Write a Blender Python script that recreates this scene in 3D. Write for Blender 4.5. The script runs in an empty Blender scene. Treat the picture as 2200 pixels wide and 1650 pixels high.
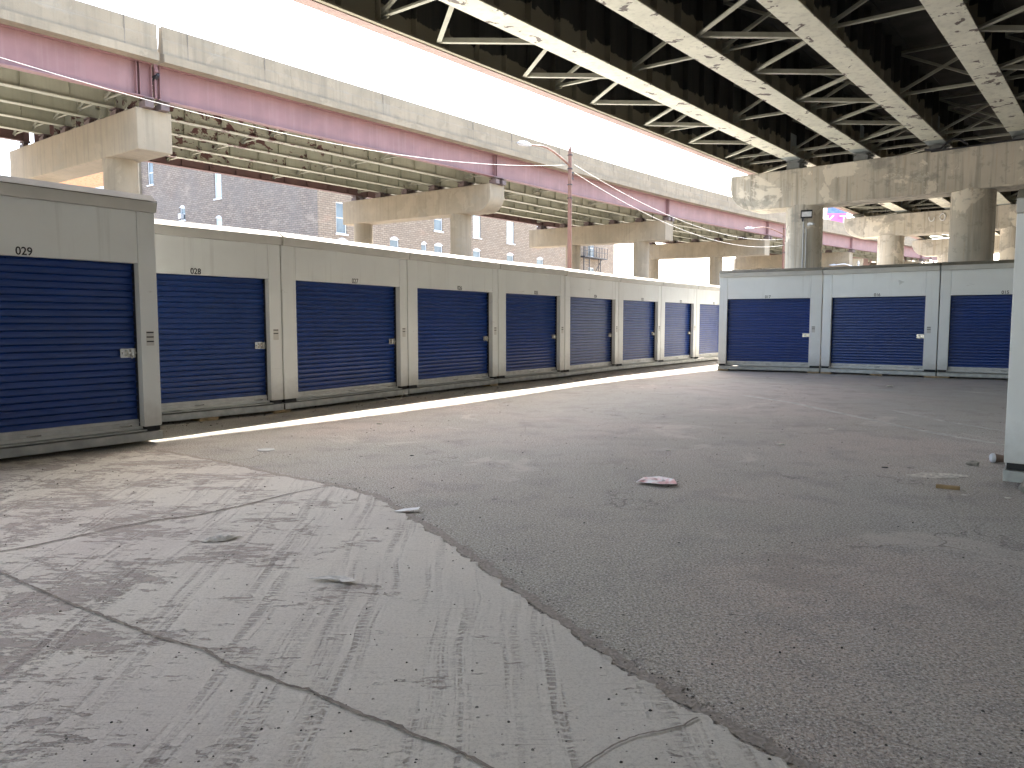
import bpy, bmesh, math, random
from mathutils import Vector, Matrix
R = math.radians
random.seed(7)
scn = bpy.context.scene
C = scn.collection

# ------------------------------------------------------------------ camera, sky, sun, exposure
cam = bpy.data.cameras.new('camera'); camo = bpy.data.objects.new('camera', cam); C.objects.link(camo)
camo.location = (0, 0, 1.35); camo.rotation_euler = (R(90 - 4.623), 0, 0)
cam.sensor_width = 36; cam.lens = 36 * 1620 / 2200; cam.clip_start = 0.05; cam.clip_end = 5000
scn.camera = camo
HEAD = R(39.5)                                    # the viaducts' heading
Dv = Vector((math.sin(HEAD), math.cos(HEAD), 0)); Nv = Vector((-math.cos(HEAD), math.sin(HEAD), 0))
to_sun = (Nv + Dv * 2.2 + Vector((0, 0, 2.4))).normalized()
w = bpy.data.worlds.new('World'); scn.world = w; w.use_nodes = True
nt = w.node_tree; bg = nt.nodes['Background']
sky = nt.nodes.new('ShaderNodeTexSky'); sky.sky_type = 'NISHITA'; sky.sun_disc = False
sky.sun_elevation = math.asin(to_sun.z); sky.sun_rotation = math.atan2(to_sun.x, to_sun.y)
sky.air_density = 1.0; sky.dust_density = 3.0; sky.ozone_density = 1.0
hs = nt.nodes.new('ShaderNodeHueSaturation'); hs.inputs['Saturation'].default_value = .85
nt.links.new(sky.outputs[0], hs.inputs['Color']); nt.links.new(hs.outputs[0], bg.inputs[0]); bg.inputs[1].default_value = 0.15
sun = bpy.data.lights.new('sun', 'SUN'); sun.energy = 3.2; sun.angle = R(1.0); sun.color = (1, .95, .87)
so = bpy.data.objects.new('sun', sun); C.objects.link(so); so.location = (0, 0, 60)
so.rotation_euler = to_sun.to_track_quat('Z', 'Y').to_euler()
scn.view_settings.view_transform = 'Standard'; scn.view_settings.look = 'None'
scn.view_settings.exposure = 3.12; scn.view_settings.gamma = 1
scn.cycles.max_bounces = 10; scn.cycles.diffuse_bounces = 6

# ------------------------------------------------------------------ material helpers
class NT:
    def __init__(s, name, rough=.8, metal=0, spec=.5):
        s.m = bpy.data.materials.new(name); s.m.use_nodes = True
        s.t = s.m.node_tree; s.b = s.t.nodes['Principled BSDF']
        s.b.inputs['Roughness'].default_value = rough; s.b.inputs['Metallic'].default_value = metal
        s.b.inputs['Specular IOR Level'].default_value = spec
        s.tc = s.t.nodes.new('ShaderNodeTexCoord')
        s.P = s.tc.outputs['Object']
    def n(s, t, **k):
        x = s.t.nodes.new(t)
        for a, v in k.items(): setattr(x, a, v)
        return x
    def L(s, a, b): s.t.links.new(a, b)
    def shift(s):                                 # a random offset per object so copies differ
        oi = s.n('ShaderNodeObjectInfo'); v = s.n('ShaderNodeVectorMath', operation='SCALE')
        cx = s.n('ShaderNodeCombineXYZ')
        for i in range(3): s.L(oi.outputs['Random'], cx.inputs[i])
        s.L(cx.outputs[0], v.inputs[0]); v.inputs['Scale'].default_value = 37
        a = s.n('ShaderNodeVectorMath', operation='ADD'); s.L(s.P, a.inputs[0]); s.L(v.outputs[0], a.inputs[1])
        s.P = a.outputs[0]; return s
    def map(s, sc=(1, 1, 1), rot=(0, 0, 0), src=None):
        m = s.n('ShaderNodeMapping'); m.inputs['Scale'].default_value = sc; m.inputs['Rotation'].default_value = rot
        s.L(src or s.P, m.inputs[0]); return m.outputs[0]
    def noise(s, scale, detail=5, rough=.55, sc=(1, 1, 1), rot=(0, 0, 0), dist=0):
        x = s.n('ShaderNodeTexNoise'); x.inputs['Scale'].default_value = scale; x.inputs['Detail'].default_value = detail
        x.inputs['Roughness'].default_value = rough; x.inputs['Distortion'].default_value = dist
        s.L(s.map(sc, rot), x.inputs['Vector']); return x.outputs['Fac']
    def ramp(s, src, a, b, inv=False):
        r = s.n('ShaderNodeMapRange'); r.inputs[1].default_value = a; r.inputs[2].default_value = b
        r.inputs[3].default_value, r.inputs[4].default_value = (1, 0) if inv else (0, 1)
        s.L(src, r.inputs[0]); return r.outputs[0]
    def math(s, op, a, b=None):
        m = s.n('ShaderNodeMath', operation=op)
        for i, v in enumerate((a, b)):
            if v is None: continue
            if isinstance(v, (int, float)): m.inputs[i].default_value = v
            else: s.L(v, m.inputs[i])
        return m.outputs[0]
    def mix(s, fac, a, b, mode='MIX'):
        m = s.n('ShaderNodeMix', data_type='RGBA', blend_type=mode)
        if isinstance(fac, (int, float)): m.inputs[0].default_value = fac
        else: s.L(fac, m.inputs[0])
        for i, v in ((6, a), (7, b)):
            if isinstance(v, tuple): m.inputs[i].default_value = (*v, 1)
            else: s.L(v, m.inputs[i])
        return m.outputs[2]
    def col(s, c):
        if isinstance(c, tuple): s.b.inputs['Base Color'].default_value = (*c, 1)
        else: s.L(c, s.b.inputs['Base Color'])
        return s
    def bump(s, h, dist=.01, strength=1):
        b = s.n('ShaderNodeBump'); b.inputs['Distance'].default_value = dist; b.inputs['Strength'].default_value = strength
        s.L(h, b.inputs['Height'])
        if s.b.inputs['Normal'].is_linked: s.L(s.b.inputs['Normal'].links[0].from_socket, b.inputs['Normal'])
        s.L(b.outputs[0], s.b.inputs['Normal']); return s

def simple(name, c, rough=.6, metal=0, var=.15, scale=6, bump=0):
    x = NT(name, rough, metal).shift()
    n = x.noise(scale)
    x.col(x.mix(x.ramp(n, .35, .7), tuple(v * (1 - var) for v in c), tuple(min(1, v * (1 + var)) for v in c)))
    if bump: x.bump(x.noise(scale * 12, 3), bump)
    return x.m

def concrete(name, base, dark, ochre, streak=.5, patch=.3):
    x = NT(name, .9).shift()
    big = x.noise(.7, 6); mid = x.noise(3, 6, .65)
    st = x.noise(1, 5, .6, sc=(4.5, 4.5, .22)); st2 = x.noise(1, 4, .6, sc=(14, 14, .5))
    c = x.mix(x.ramp(big, .35, .68), base, tuple(v * .8 for v in base))
    c = x.mix(x.math('MULTIPLY', x.ramp(st, .50, .72), streak), c, dark)
    c = x.mix(x.math('MULTIPLY', x.ramp(st2, .52, .75), streak * .5), c, ochre)
    c = x.mix(x.math('MULTIPLY', x.ramp(mid, .56, .62), patch * .5), c, tuple(v * .55 for v in base))
    c = x.mix(x.math('MULTIPLY', x.ramp(x.noise(.55, 6, .6, dist=.4), .56, .575), patch * .8), c, tuple(min(1, v * 1.3) for v in base))
    c = x.mix(x.math('MULTIPLY', x.ramp(x.noise(.62, 7, .66, sc=(1, 1, 1.6), rot=(1, 2, 0)), .57, .62), patch * .6), c, (.21, .205, .18))
    # board-form lines
    x.col(c); x.bump(x.noise(40, 4), .006).bump(big, .02)
    return x.m

CONC_CLEAN = concrete('light_concrete', (.25, .208, .148), (.16, .135, .10), (.215, .165, .11), .7, .3)
CONC_OLD = concrete('weathered_concrete', (.54, .495, .41), (.20, .185, .155), (.47, .35, .22), .85, .9)

def paint(name, base, rust, amt, rough=.55, streak=.3, peel_x=None, grime=(.1, .09, .07)):
    x = NT(name, rough).shift() if peel_x is None else NT(name, rough)
    c = x.mix(x.ramp(x.noise(1.2, 5), .35, .7), base, tuple(v * .8 for v in base))
    c = x.mix(x.math('MULTIPLY', x.ramp(x.noise(1, 4, sc=(7, 7, .3)), .5, .8), streak), c, grime)
    r = x.noise(2.4, 7, .62, sc=(1, 1, 1.3), dist=.5)
    m = x.ramp(r, 1 - amt, 1 - amt + .02)
    if peel_x:                                     # paint has flaked mostly next to the joint
        sx = x.n('ShaderNodeSeparateXYZ'); x.L(x.P, sx.inputs[0])
        near = x.ramp(sx.outputs[0], peel_x[0], peel_x[1], True)
        m = x.ramp(x.math('ADD', r, x.math('MULTIPLY', near, .125)), 1 - amt, 1 - amt + .012)
    c = x.mix(m, c, rust)
    x.col(c); x.bump(x.math('MULTIPLY', m, -1), .003)
    return x.m

PINK = paint('faded_red_paint', (.205, .105, .105), (.16, .07, .06), .17, .6, .3, grime=(.28, .18, .175))
RUSTPINK = paint('rusty_red_paint', (.32, .22, .20), (.26, .16, .13), .36, .7, .3)
FARRED = paint('dark_red_paint', (.13, .07, .065), (.08, .04, .035), .36, .7, .3)
CREAM = paint('cream_girder_paint', (.31, .31, .235), (.075, .03, .025), .335, .6, .25, peel_x=(6, 14))
CREAM2 = paint('cream_brace_paint', (.38, .375, .30), (.10, .05, .03), .26, .6, .25)
GREY_ST = paint('greenish_grey_paint', (.30, .32, .26), (.12, .06, .04), .26, .6, .3)
FLANGE = paint('dusty_flange_paint', (.76, .745, .62), (.11, .085, .07), .40, .6, .35)
WEB = paint('grimy_web_paint', (.085, .08, .065), (.045, .04, .035), .48, .8, .5, grime=(.03, .03, .03))
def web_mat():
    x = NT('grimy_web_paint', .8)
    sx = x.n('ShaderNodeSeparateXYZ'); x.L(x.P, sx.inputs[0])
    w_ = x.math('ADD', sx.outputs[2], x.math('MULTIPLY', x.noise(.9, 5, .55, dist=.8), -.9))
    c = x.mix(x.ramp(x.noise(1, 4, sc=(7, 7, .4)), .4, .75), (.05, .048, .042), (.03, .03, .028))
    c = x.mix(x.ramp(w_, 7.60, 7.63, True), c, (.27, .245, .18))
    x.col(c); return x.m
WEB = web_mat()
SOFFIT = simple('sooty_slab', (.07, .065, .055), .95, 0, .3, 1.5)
REPAINT = simple('blue_grey_paint', (.34, .38, .38), .5, 0, .1)
SOFFIT2 = simple('grey_slab', (.25, .24, .21), .95, 0, .2, 1.5)

def white_panel():
    x = NT('white_enamel_panel', .38); so_ = x.n('ShaderNodeSeparateXYZ'); x.L(x.P, so_.inputs[0]); x.shift()
    c = x.mix(x.ramp(x.noise(1.3, 4), .3, .7), (.77, .79, .76), (.71, .72, .69))
    c = x.mix(x.math('MULTIPLY', x.ramp(x.noise(1, 5, .6, sc=(9, 9, .5)), .58, .8), .35), c, (.36, .35, .31))
    c = x.mix(x.ramp(x.noise(14, 6, .7), .73, .76), c, (.25, .22, .18))
    low = x.ramp(x.math('ADD', so_.outputs[2], x.math('MULTIPLY', x.noise(5, 6, .7), -.55)), -.05, .28, True)
    c = x.mix(x.math('MULTIPLY', low, .45), c, (.33, .30, .25))
    c = x.mix(x.math('MULTIPLY', x.ramp(x.noise(3, 7, .75, sc=(.4, 1, 2.2)), .655, .68), .45), c, (.42, .40, .36))
    x.col(c); x.bump(x.noise(1.6, 3), .03, .6)
    return x.m
WHITE = white_panel()
TRIM = simple('dusty_white_trim', (.56, .55, .50), .5, 0, .08, 3)
def blue_door():
    x = NT('blue_door_enamel', .27).shift()
    c = x.mix(x.ramp(x.noise(1.5, 5), .3, .7), (.003, .038, .23), (.005, .036, .19))
    oi = x.n('ShaderNodeObjectInfo'); c = x.mix(x.math('MULTIPLY', oi.outputs['Random'], .55), c, (.009, .040, .150))
    c = x.mix(x.math('MULTIPLY', x.ramp(x.noise(1, 6, .65, sc=(5, 5, 1)), .5, .8), .05), c, (.22, .19, .17))
    c = x.mix(x.math('MULTIPLY', x.ramp(x.noise(2.2, 7, .75, sc=(.5, 1, 2.5)), .60, .66), .06), c, (.35, .33, .30))
    x.col(c); x.L(x.ramp(x.noise(3, 5), .2, .9), x.b.inputs['Roughness'])
    r = x.n('ShaderNodeMapRange'); r.inputs[3].default_value = .22; r.inputs[4].default_value = .42
    x.L(x.noise(4, 5), r.inputs[0]); x.L(r.outputs[0], x.b.inputs['Roughness'])
    return x.m
BLUE = blue_door()
ALU = simple('dull_aluminium', (.50, .50, .48), .42, .35, .15, 9, .0005)
STEEL = simple('galvanised_steel', (.40, .41, .39), .45, .6, .2, 7, .0008)
CHROME = simple('latch_steel', (.62, .60, .55), .25, .9, .2, 30)
BLACK = simple('black_gap', (.03, .03, .03), .9)
INK = simple('black_vinyl', (.015, .015, .015), .5)
PAPER = simple('white_sticker', (.72, .72, .72), .6, 0, .05)
BROWNPOLE = simple('rust_brown_pole', (.17, .085, .06), .6, .1, .18, 3)
DARKMET = simple('dark_metal', (.035, .035, .04), .5, .4)
WOOD = simple('raw_wood', (.33, .24, .13), .85, 0, .3, 9, .002)
YELLOWWOOD = simple('yellow_brown_wood', (.27, .18, .085), .8, 0, .25, 9, .002)
STONE = simple('rubble_stone', (.36, .33, .28), .95, 0, .35, 22, .01)
GLASS = simple('window_glass', (.10, .13, .15), .12, 0, .3, .6)
GLASSPALE = simple('pale_glass', (.36, .45, .46), .15, 0, .1, .6)
WFRAME = simple('white_window_frame', (.55, .57, .59), .5, 0, .05)
LAMPGREY = simple('lamp_grey', (.34, .36, .40), .45, .3)
WIRE = simple('pale_wire', (.50, .48, .44), .6)

def brick(name, cols, mortar, stainy=.4):
    x = NT(name, .92)
    # wall-local coordinates: X along the wall, Z up
    sx = x.n('ShaderNodeSeparateXYZ'); x.L(x.P, sx.inputs[0])
    cx = x.n('ShaderNodeCombineXYZ'); x.L(sx.outputs[0], cx.inputs[0]); x.L(sx.outputs[2], cx.inputs[1])
    b = x.n('ShaderNodeTexBrick'); x.L(cx.outputs[0], b.inputs['Vector'])
    b.inputs['Scale'].default_value = 1; b.inputs['Brick Width'].default_value = .62; b.inputs['Row Height'].default_value = .23
    b.inputs['Mortar Size'].default_value = .03; b.inputs['Bias'].default_value = -.1
    b.inputs['Color1'].default_value = (*cols[0], 1); b.inputs['Color2'].default_value = (*cols[1], 1)
    b.inputs['Mortar'].default_value = (*mortar, 1)
    c = x.mix(x.math('MULTIPLY', x.ramp(x.noise(.16, 6, .65), .42, .62), stainy), b.outputs['Color'], cols[2])
    c = x.mix(x.math('MULTIPLY', x.ramp(x.noise(.35, 7, .7, sc=(1, 1, 2)), .56, .64), .45), c, cols[3])
    # single odd bricks
    c = x.mix(x.math('MULTIPLY', x.ramp(x.noise(2.6, 2, .5, sc=(1, 1, 2.6)), .60, .66), .5), c, cols[1])
    c = x.mix(x.math('MULTIPLY', x.ramp(x.noise(3.7, 2, .5, sc=(1, 1, 2.6)), .62, .68), .5), c, (.05, .04, .04))
    x.col(c); x.bump(b.outputs['Fac'], .01, .6)
    return x.m
BRICK_DARK = brick('dark_brick', [(0.175, 0.138, 0.115), (0.262, 0.216, 0.175), (0.152, 0.138, 0.129), (0.294, 0.244, 0.198)], (.085, .075, .065), .5)
BRICK_TAN = brick('tan_brick', [(0.216, 0.166, 0.12), (0.285, 0.23, 0.17), (0.166, 0.138, 0.11), (0.248, 0.166, 0.12)], (.11, .09, .075), .3)
BRICK_ORANGE = brick('orange_brick', [(.50, .20, .08), (.60, .28, .12), (.42, .17, .08), (.55, .3, .16)], (.42, .25, .16), .3)

# ground ------------------------------------------------------------
def asphalt():
    x = NT('worn_asphalt', .93); x.P = x.n('ShaderNodeNewGeometry').outputs['Position']
    agg = x.noise(75, 2, .8); agg2 = x.noise(30, 4, .7); mid = x.noise(2.2, 7, .62); big = x.noise(.28, 5, .6)
    c = x.mix(x.ramp(big, .42, .56), (.43, .38, .315), (.53, .43, .365))
    c = x.mix(x.math('MULTIPLY', x.ramp(x.noise(.22, 4, .5, rot=(0, 0, 1)), .47, .58), .6), c, (.38, .375, .31))
    c = x.mix(x.math('MULTIPLY', x.ramp(x.noise(.45, 6, .65, sc=(1, .35, 1), rot=(0, 0, R(-40))), .5, .7), .55), c, (.50, .475, .42))
    c = x.mix(x.math('MULTIPLY', x.ramp(mid, .50, .64), .6), c, (.27, .245, .22))
    c = x.mix(x.math('MULTIPLY', x.ramp(agg2, .40, .62), .65), c, (.27, .25, .225))
    c = x.mix(x.ramp(agg, .54, .64), c, (.60, .57, .52))
    c = x.mix(x.ramp(agg, .47, .36), c, (.16, .145, .13))
    c = x.mix(x.math('MULTIPLY', x.ramp(x.noise(9, 6, .75), .68, .72), .8), c, (.50, .47, .42))
    st1 = x.noise(.8, 7, .68, dist=.7)
    c = x.mix(x.math('MULTIPLY', x.ramp(st1, .585, .66), .35), c, (.22, .195, .17))
    c = x.mix(x.math('MULTIPLY', x.ramp(st1, .40, .34), .5), c, (.55, .50, .43))
    c = x.mix(x.math('MULTIPLY', x.ramp(x.noise(5.5, 4, .6), .70, .715), .8), c, (.10, .09, .08))
    # fine wandering cracks
    v = x.n('ShaderNodeTexVoronoi', feature='DISTANCE_TO_EDGE'); v.inputs['Scale'].default_value = .55
    wob = x.n('ShaderNodeTexNoise'); wob.inputs['Scale'].default_value = 1.7; wob.inputs['Detail'].default_value = 6; x.L(x.P, wob.inputs['Vector'])
    add = x.n('ShaderNodeVectorMath', operation='MULTIPLY_ADD'); x.L(wob.outputs['Color'], add.inputs[0]); add.inputs[1].default_value = (.9, .9, .9); x.L(x.P, add.inputs[2])
    x.L(add.outputs[0], v.inputs['Vector'])
    crk = x.math('MULTIPLY', x.ramp(v.outputs['Distance'], .0, .006, True), x.ramp(x.noise(.5, 3), .50, .58))
    c = x.mix(x.math('MULTIPLY', crk, .55), c, (.12, .10, .09))
    x.col(c); x.bump(agg, .009, 1).bump(agg2, .008, .7).bump(mid, .015, .6).bump(x.math('MULTIPLY', crk, -1), .006)
    return x.m
def slab_mat():
    x = NT('dusty_concrete', .95); x.P = x.n('ShaderNodeNewGeometry').outputs['Position']
    c = x.mix(x.ramp(x.noise(.5, 5), .35, .65), (.63, .58, .50), (.55, .515, .45))
    c = x.mix(x.math('MULTIPLY', x.ramp(x.noise(.4, 4, .5, rot=(0, 0, 2)), .45, .6), .5), c, (.48, .41, .385))
    # bands of dried mud dragged along the tyre tracks (they run away from the camera, fanning left)
    sp = x.n('ShaderNodeSeparateXYZ'); x.L(x.P, sp.inputs[0])
    X, Y = sp.outputs[0], sp.outputs[1]
    wob = x.math('MULTIPLY', x.math('SUBTRACT', x.noise(.6, 2), .5), .22)
    # s: sideways coordinate of a track that bends left with distance
    s1 = x.math('ADD', x.math('ADD', x.math('MULTIPLY', X, 1), wob), x.math('MULTIPLY', x.math('MULTIPLY', x.math('SUBTRACT', Y, 1.5), x.math('SUBTRACT', Y, 1.5)), .012))
    def comb(a, b, z=0.):
        q = x.n('ShaderNodeCombineXYZ'); x.L(a, q.inputs[0]); x.L(b, q.inputs[1]); return q.outputs[0]
    def noise_at(vec, scale, detail, rough=.6):
        q = x.n('ShaderNodeTexNoise'); q.inputs['Scale'].default_value = scale; q.inputs['Detail'].default_value = detail
        q.inputs['Roughness'].default_value = rough; x.L(vec, q.inputs['Vector']); return q.outputs['Fac']
    tr = comb(x.math('MULTIPLY', s1, 5.5), x.math('MULTIPLY', Y, .28))
    band = noise_at(tr, 1.0, 2)
    rut = noise_at(comb(x.math('MULTIPLY', s1, 26), x.math('MULTIPLY', Y, 1.0)), 1.0, 3)
    tread = x.n('ShaderNodeTexWave', wave_type='BANDS', bands_direction='Y'); tread.inputs['Scale'].default_value = 9
    tread.inputs['Distortion'].default_value = 9; tread.inputs['Detail'].default_value = 5; tread.inputs['Detail Scale'].default_value = 3
    x.L(comb(x.math('MULTIPLY', s1, .6), Y), tread.inputs['Vector'])
    ground_away = x.ramp(Y, 5.6, 8.0, True)
    tmask = x.math('MULTIPLY', x.ramp(band, .46, .58), ground_away)
    grit = x.noise(75, 3, .8)
    marks = x.math('MULTIPLY', tmask, x.math('MULTIPLY', x.ramp(rut, .46, .60), x.ramp(x.math('ADD', tread.outputs['Fac'], x.math('MULTIPLY', x.noise(20, 4, .7), .8)), .55, 1.0)))
    c = x.mix(x.math('MULTIPLY', marks, .7), c, (.24, .205, .18))
    # bare dark patches where the dust crust has worn away, stronger to the left
    pt = x.noise(1.5, 10, .74, sc=(1, 1.7, 1), rot=(0, 0, .35), dist=.3)
    left = x.math('MULTIPLY', x.ramp(x.math('ADD', X, x.math('MULTIPLY', Y, .10)), -1.9, .1, True), .12)
    fine = x.math('MULTIPLY', x.math('SUBTRACT', x.noise(34, 5, .75, sc=(.3, 1, 1)), .5), .55)
    pm = x.ramp(x.math('ADD', x.math('ADD', pt, left), fine), .635, .665)
    c = x.mix(x.math('MULTIPLY', pm, .72), c, (.26, .205, .18))
    pm2 = x.ramp(x.math('ADD', x.noise(7, 8, .75), fine), .66, .70)
    c = x.mix(x.math('MULTIPLY', pm2, .5), c, (.27, .235, .21))
    c = x.mix(x.math('MULTIPLY', x.ramp(grit, .50, .62), .35), c, (.36, .32, .275))
    c = x.mix(x.math('MULTIPLY', x.ramp(grit, .46, .36), .30), c, (.66, .61, .54))
    ridge = x.math('MULTIPLY', tmask, x.math('MULTIPLY', x.ramp(rut, .50, .40), x.ramp(x.noise(45, 3, .7), .45, .6)))
    c = x.mix(x.math('MULTIPLY', ridge, .5), c, (.68, .63, .56))
    # trowel scratches
    scr = x.noise(1, 5, .7, sc=(2.2, 90, 1), rot=(0, 0, R(38)))
    c = x.mix(x.math('MULTIPLY', x.ramp(scr, .60, .68), .5), c, (.27, .24, .21))
    scr2 = x.noise(1, 5, .7, sc=(2.6, 60, 1), rot=(0, 0, R(-32)))
    c = x.mix(x.math('MULTIPLY', x.ramp(scr2, .62, .68), .45), c, (.27, .24, .21))
    gr = x.noise(130, 3, .7)
    c = x.mix(x.math('MULTIPLY', x.ramp(gr, .45, .25), .5), c, (.24, .21, .19))
    c = x.mix(x.ramp(x.noise(22, 5, .8), .70, .73), c, (.15, .13, .12))
    x.col(c); x.bump(gr, .002, .7).bump(x.math('MULTIPLY', pm, -1), .004).bump(x.noise(24, 5, .7, sc=(.5, 1, 1)), .006, .8).bump(x.math('MULTIPLY', marks, -1), .004)
    return x.m
ASPHALT = asphalt(); SLABM = slab_mat()
CRACKM = simple('crack_filler', (.24, .20, .165), .95, 0, .35, 14, .004)
DUST = simple('pale_dust', (.47, .45, .40), .95, 0, .25, 8, .003)

# ------------------------------------------------------------------ mesh helpers
class MB:
    def __init__(s): s.v = []; s.f = []; s.sm = []
    def add(s, vs, fs, smooth=False):
        o = len(s.v); s.v += [tuple(p) for p in vs]
        for f in fs: s.f.append(tuple(o + i for i in f)); s.sm.append(smooth)
        return s
    def hexa(s, p):
        return s.add(p, [(0, 3, 2, 1), (4, 5, 6, 7), (0, 1, 5, 4), (1, 2, 6, 5), (2, 3, 7, 6), (3, 0, 4, 7)])
    def box(s, x0, x1, y0, y1, z0, z1):
        return s.hexa([(x0, y0, z0), (x1, y0, z0), (x1, y1, z0), (x0, y1, z0), (x0, y0, z1), (x1, y0, z1), (x1, y1, z1), (x0, y1, z1)])
    def bar(s, p, q, wd, ht, up=(0, 0, 1)):
        p, q = Vector(p), Vector(q); d = (q - p).normalized(); u = Vector(up)
        if abs(d.dot(u)) > .98: u = Vector((1, 0, 0))
        a = d.cross(u).normalized() * wd / 2; b = a.cross(d).normalized() * ht / 2
        return s.hexa([p - a - b, p + a - b, q + a - b, q - a - b, p - a + b, p + a + b, q + a + b, q - a + b])
    def angle(s, p, q, wd, th=.014, flip=1):        # an L section
        p, q = Vector(p), Vector(q); d = (q - p).normalized(); u = Vector((0, 0, 1))
        if abs(d.dot(u)) > .98: u = Vector((1, 0, 0))
        a = d.cross(u).normalized(); b = a.cross(d).normalized()
        s.bar(p, q, wd, th); off = a * (wd / 2 - th / 2) * flip + b * wd / 2
        return s.bar(p + off, q + off, th, wd - th)
    def tube(s, pts, r, seg=8, caps=True):
        pts = [Vector(p) for p in pts]; n = len(pts); vs = []
        rr = r if isinstance(r, (list, tuple)) else [r] * n
        for i, p in enumerate(pts):
            d = (pts[min(i + 1, n - 1)] - pts[max(i - 1, 0)]).normalized()
            u = Vector((0, 0, 1)) if abs(d.z) < .95 else Vector((1, 0, 0))
            a = d.cross(u).normalized(); b = a.cross(d)
            for k in range(seg):
                t = 2 * math.pi * k / seg; vs.append(p + (a * math.cos(t) + b * math.sin(t)) * rr[i])
        fs = [(i * seg + k, i * seg + (k + 1) % seg, (i + 1) * seg + (k + 1) % seg, (i + 1) * seg + k) for i in range(n - 1) for k in range(seg)]
        s.add(vs, fs, True)
        if caps:
            s.add(vs[:seg], [tuple(range(seg))]); s.add(vs[-seg:], [tuple(range(seg))[::-1]])
        return s
    def prism(s, prof, x0, x1):                     # prof: (y,z) outline, extruded along x
        n = len(prof); vs = [(x0, y, z) for y, z in prof] + [(x1, y, z) for y, z in prof]
        return s.add(vs, [(i, (i + 1) % n, n + (i + 1) % n, n + i) for i in range(n)] + [tuple(range(n))[::-1], tuple(range(n, 2 * n))])
    def poly(s, pts, z0, z1):
        n = len(pts); vs = [(x, y, z0) for x, y in pts] + [(x, y, z1) for x, y in pts]
        return s.add(vs, [(i, (i + 1) % n, n + (i + 1) % n, n + i) for i in range(n)] + [tuple(range(n))[::-1], tuple(range(n, 2 * n))])
    def warp(s, fn): s.v = [fn(*p) for p in s.v]; return s
    def mesh(s, name, mat):
        me = bpy.data.meshes.new(name); me.from_pydata(s.v, [], s.f)
        bm = bmesh.new(); bm.from_mesh(me); bmesh.ops.recalc_face_normals(bm, faces=bm.faces); bm.to_mesh(me); bm.free()
        for p, k in zip(me.polygons, s.sm): p.use_smooth = k
        if mat: me.materials.append(mat)
        return me

def tag(o, label=None, cat=None, group=None, kind=None):
    if label: o['label'] = label
    if cat: o['category'] = cat
    if group: o['group'] = group
    if kind: o['kind'] = kind
    return o
def thing(name, label, cat, loc=(0, 0, 0), rot=0, group=None):
    o = bpy.data.objects.new(name, None); C.objects.link(o); o.empty_display_size = .3
    o.location = loc; o.rotation_euler = (0, 0, rot); return tag(o, label, cat, group)
def obj(name, mb, mat, parent=None, bevel=0, label=None, loc=None, rot=None):
    o = bpy.data.objects.new(name, mb.mesh(name, mat) if isinstance(mb, MB) else mb); C.objects.link(o)
    if parent: o.parent = parent
    if loc is not None: o.location = loc
    if rot is not None: o.rotation_euler = rot
    if label: o['label'] = label
    if bevel:
        b = o.modifiers.new('bevel', 'BEVEL'); b.width = bevel; b.segments = 2; b.limit_method = 'ANGLE'; b.angle_limit = R(40)
    return o
def textmesh(s, size, mat, name='unit_number', xs=1., parent=None, bold=0.):
    cu = bpy.data.curves.new('t', 'FONT'); cu.body = s; cu.size = size; cu.extrude = .001; cu.align_x = 'CENTER'; cu.offset = bold
    t = bpy.data.objects.new('t', cu); C.objects.link(t); bpy.context.view_layer.update()
    me = bpy.data.meshes.new_from_object(t.evaluated_get(bpy.context.evaluated_depsgraph_get()))
    bpy.data.objects.remove(t); me.transform(Matrix.Diagonal((xs, 1, 1, 1)))
    me.materials.clear(); me.materials.append(mat); me.name = name
    o = bpy.data.objects.new(name, me); C.objects.link(o); o.parent = parent
    o.rotation_euler = (R(90), 0, 0); return o
ROT = R(90) - HEAD                                  # local X runs along the viaducts, local Y to their left
def DN(d, n, z=0): v = Dv * d + Nv * n; return (v.x, v.y, z)

# ------------------------------------------------------------------ ground
g = MB().add([(-400, -150, 0), (400, -150, 0), (400, 600, 0), (-400, 600, 0)], [(0, 1, 2, 3)])
tag(obj('asphalt_ground', g, ASPHALT), kind='structure')
edge = [(-3.78, 7.87), (-2.83, 7.2), (-2.05, 6.54), (-1.49, 6.16), (-1.08, 5.75), (-.79, 5.25), (-.4, 4.52), (-.05, 3.78), (.21, 3.25), (.4, 2.88), (.64, 2.48), (.84, 2.19), (1.25, 1.6), (1.9, .5)]
fine = []
for (a, b) in zip(edge, edge[1:]):
    L = math.dist(a, b); k = max(2, int(L / .022))
    for i in range(k):
        t = i / k; j = random.gauss(0, .004) 
        jj = .010 * math.sin(19 * (a[0] + t * L) + 3 * a[1]) + .004 * math.sin(61 * (a[1] + t * L)) + (random.uniform(-.012, 0) if random.random() < .1 else 0); j += jj
        fine.append((a[0] + (b[0] - a[0]) * t + j, a[1] + (b[1] - a[1]) * t + j))
outl = fine + [(1.9, .5), (1.9, -6), (-12, -6), (-12, 3), (-6.2, 5.9), (-4.4, 7.6)]
sl = MB().poly(outl, -.05, .012)
tag(obj('concrete_pavement', sl, SLABM), kind='structure')
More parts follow.
